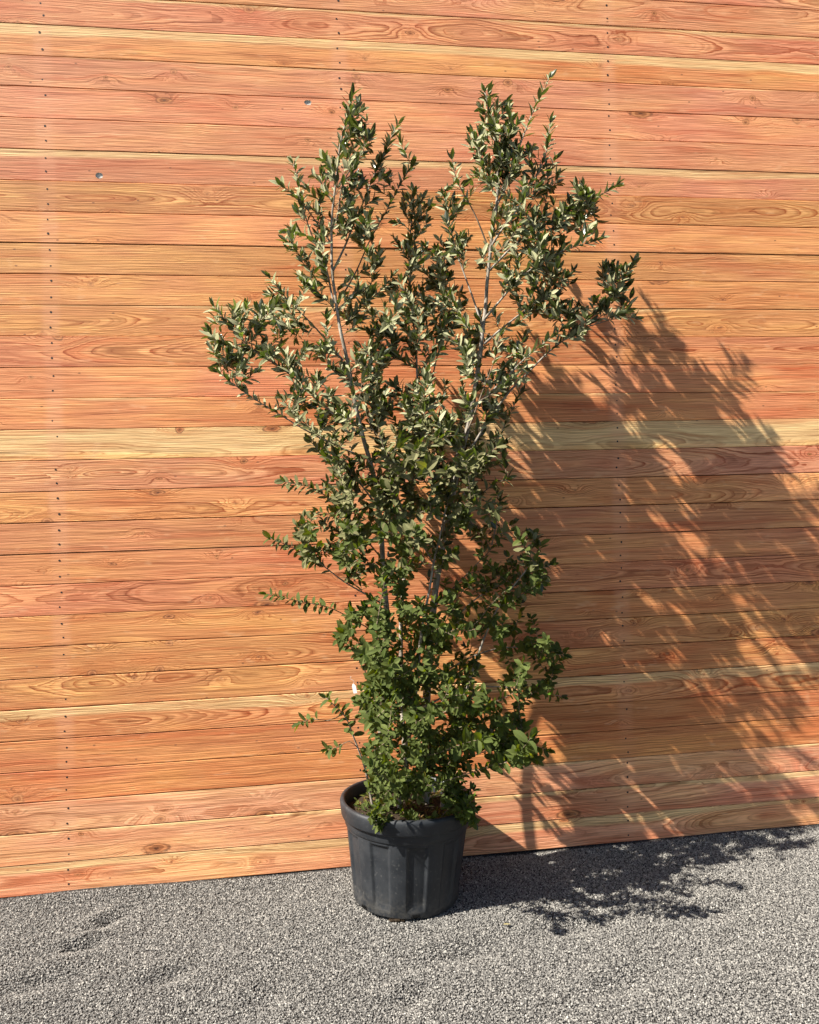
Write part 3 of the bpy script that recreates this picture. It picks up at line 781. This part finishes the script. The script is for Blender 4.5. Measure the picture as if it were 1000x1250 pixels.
# the 300 leaves that show largest are objects, the others one mass of foliage
def shown(l):
    k, mt, c = l
    if c.z < .40: return 0
    d = c-CAM; n = mt.to_3x3().col[2].normalized()
    lx = mt.to_3x3().col[0]; dn_ = d.normalized()
    ar = abs(n.dot(dn_))*lx.length**2*(.3, .42, .52)[k//16]
    return ar/d.length_squared*(1.+2.5*max(0, -c.y-.25))
def hides_stem(c):
    for q in range(2):
        for p in MAIN[q]:
            if 1.75 < p.z < 2.85 and abs(p.z-c.z) < .02 and abs(p.x-c.x) < .026 and c.y < p.y+.02: return True
    return False
LEAVES = [l for l in LEAVES if l[2].y < -.012 and not (hides_stem(l[2]) and random.random() < .85)]
order = sorted(range(len(LEAVES)), key=lambda i: -shown(LEAVES[i]))
single = set(order[:300])
fvs, ffs, fc, fu = [], [], [], []
off = 0
VA = [(np.array(v), f) for v, f, c, u, me in VAR]
for i, (k, mt, c) in enumerate(LEAVES):
    if i in single:
        o = bpy.data.objects.new('leaf', VAR[k][4]); COL.objects.link(o); o.parent = oak
        mm = mt.copy(); mm.translation = mt.translation-OB; o.matrix_local = mm
        continue
    A = np.array(mt.to_3x3()); v, f = VA[k]
    fvs.append(v@A.T+np.array(tuple(mt.translation-OB)))
    ffs += [tuple(off+q for q in ff) for ff in f]; off += len(v)
    fc.append(np.tile(np.array(VAR[k][2]+(1,)), (len(v), 1))); fu.append(np.tile(np.array(VAR[k][3]+(1,)), (len(v), 1)))
me = bpy.data.meshes.new('crown'); me.from_pydata(np.concatenate(fvs).tolist(), [], ffs); me.materials.append(M_LEAF)
for nm, arr in (('leaf_tint', fc), ('leaf_under', fu)):
    a_ = me.attributes.new(nm, 'FLOAT_COLOR', 'POINT'); a_.data.foreach_set('color', np.concatenate(arr).astype('f4').ravel())
crown = bpy.data.objects.new('crown', me); COL.objects.link(crown); crown.parent = oak; tag(crown, kind='stuff')


# moss and leaf litter on the soil
lv, lf, lc_, lu = [], [], [], []
for _ in range(420):
    a = random.uniform(0, 6.28); r = .215*math.sqrt(random.random()); x, y = r*math.cos(a), r*math.sin(a)
    k = random.choice((0, 1, 16, 17, 20, 30)); v, f = VA[k]
    q = Quaternion((random.gauss(0, .5), random.gauss(0, .5), random.gauss(0, 1)), random.uniform(0, 6)).to_matrix() if False else (Matrix.Rotation(random.uniform(0, 6.28), 3, 'Z') @ Matrix.Rotation(random.uniform(-1.2, .3), 3, 'Y') @ Matrix.Rotation(random.uniform(-.8, .8), 3, 'X'))
    A = np.array(q)*random.uniform(.014, .03); b = sum(len(z) for z in lv)
    lv.append(v@A.T+np.array((x, y, soil_z(x, y)+.004))); lf += [tuple(b+i for i in ff) for ff in f]
    c = random.choice(((.10, .11, .02), (.07, .09, .02), (.13, .08, .03), (.05, .08, .02)))
    lc_.append(np.tile(np.array(c+(1,)), (len(v), 1)))
me = bpy.data.meshes.new('leaf_litter'); me.from_pydata(np.concatenate(lv).tolist(), [], lf); me.materials.append(M_LEAF)
for nm in ('leaf_tint', 'leaf_under'):
    a_ = me.attributes.new(nm, 'FLOAT_COLOR', 'POINT'); a_.data.foreach_set('color', np.concatenate(lc_).astype('f4').ravel())
lit = bpy.data.objects.new('leaf_litter', me); COL.objects.link(lit); lit.parent = soil; tag(lit, kind='stuff')

# ------------------------------------------------------------------ small things
tp = at(432, 838, -.46)
tg = empty('plant_tag', tp); tag(tg, 'small blank white plastic tag hanging from a low twig of the oak', 'tag')
v = []
for (x, z) in ((-.0035, .012), (.0035, .012), (.009, .002), (.009, -.034), (-.009, -.034), (-.009, .002)):
    v.append((x, .0004+.12*z*z*10, z))
vb = [(x, y+.0008, z) for x, y, z in v]
f = [(0, 5, 4, 3, 2, 1), tuple(range(6, 12))]+[(i, (i+1) % 6, 6+(i+1) % 6, 6+i) for i in range(6)]
o = mesh_obj('tag_plate', v+vb, f, M_TAG, tg); tg.rotation_euler = (rad(6), rad(-9), rad(-18)); tg.scale = (.8, .8, .8)
lp = [Vector((.004*math.sin(t)*(1+.3*t), .001, .012+.006*t)) for t in np.linspace(0, 6.2, 14)]
vs, fs = tube(lp, [.0007]*14, 5); mesh_obj('tag_loop', vs, fs, M_STRAP, tg)

def ground_leaf(px, py, size, mat, label):
    p = atz(px, py, .002); p.z = hgt(p.x, p.y)+.009
    v, f = leaf_shape(1, int(px))
    o = mesh_obj('fallen_leaf', [(x-.5, y, z+.12) for x, y, z in v], f, mat, None, True)
    o.scale = (size,)*3; o.location = p; o.rotation_euler = (rad(12), rad(-8), px)
    return tag(o, label, 'leaf')
ground_leaf(619, 1129, .03, M_DEAD, 'pale yellow fallen leaf lying on gravel beside the pot shadow')
# crumb of soil squeezed out under the pot's front edge
p = atz(487, 1123, 0)
bm = bmesh.new(); bmesh.ops.create_icosphere(bm, subdivisions=3, radius=1)
for q in bm.verts:
    d = q.co.copy(); q.co = Vector((d.x*.034, d.y*.016, d.z*.010))*(1+.45*mn.noise(d*2.3))
me = bpy.data.meshes.new('soil_clump'); bm.to_mesh(me); bm.free(); me.materials.append(M_SOIL)
o = bpy.data.objects.new('soil_clump', me); COL.objects.link(o); o.location = (p.x, p.y, .004)
tag(o, 'brown clump of soil squeezed out under the front of the pot', 'soil clump')
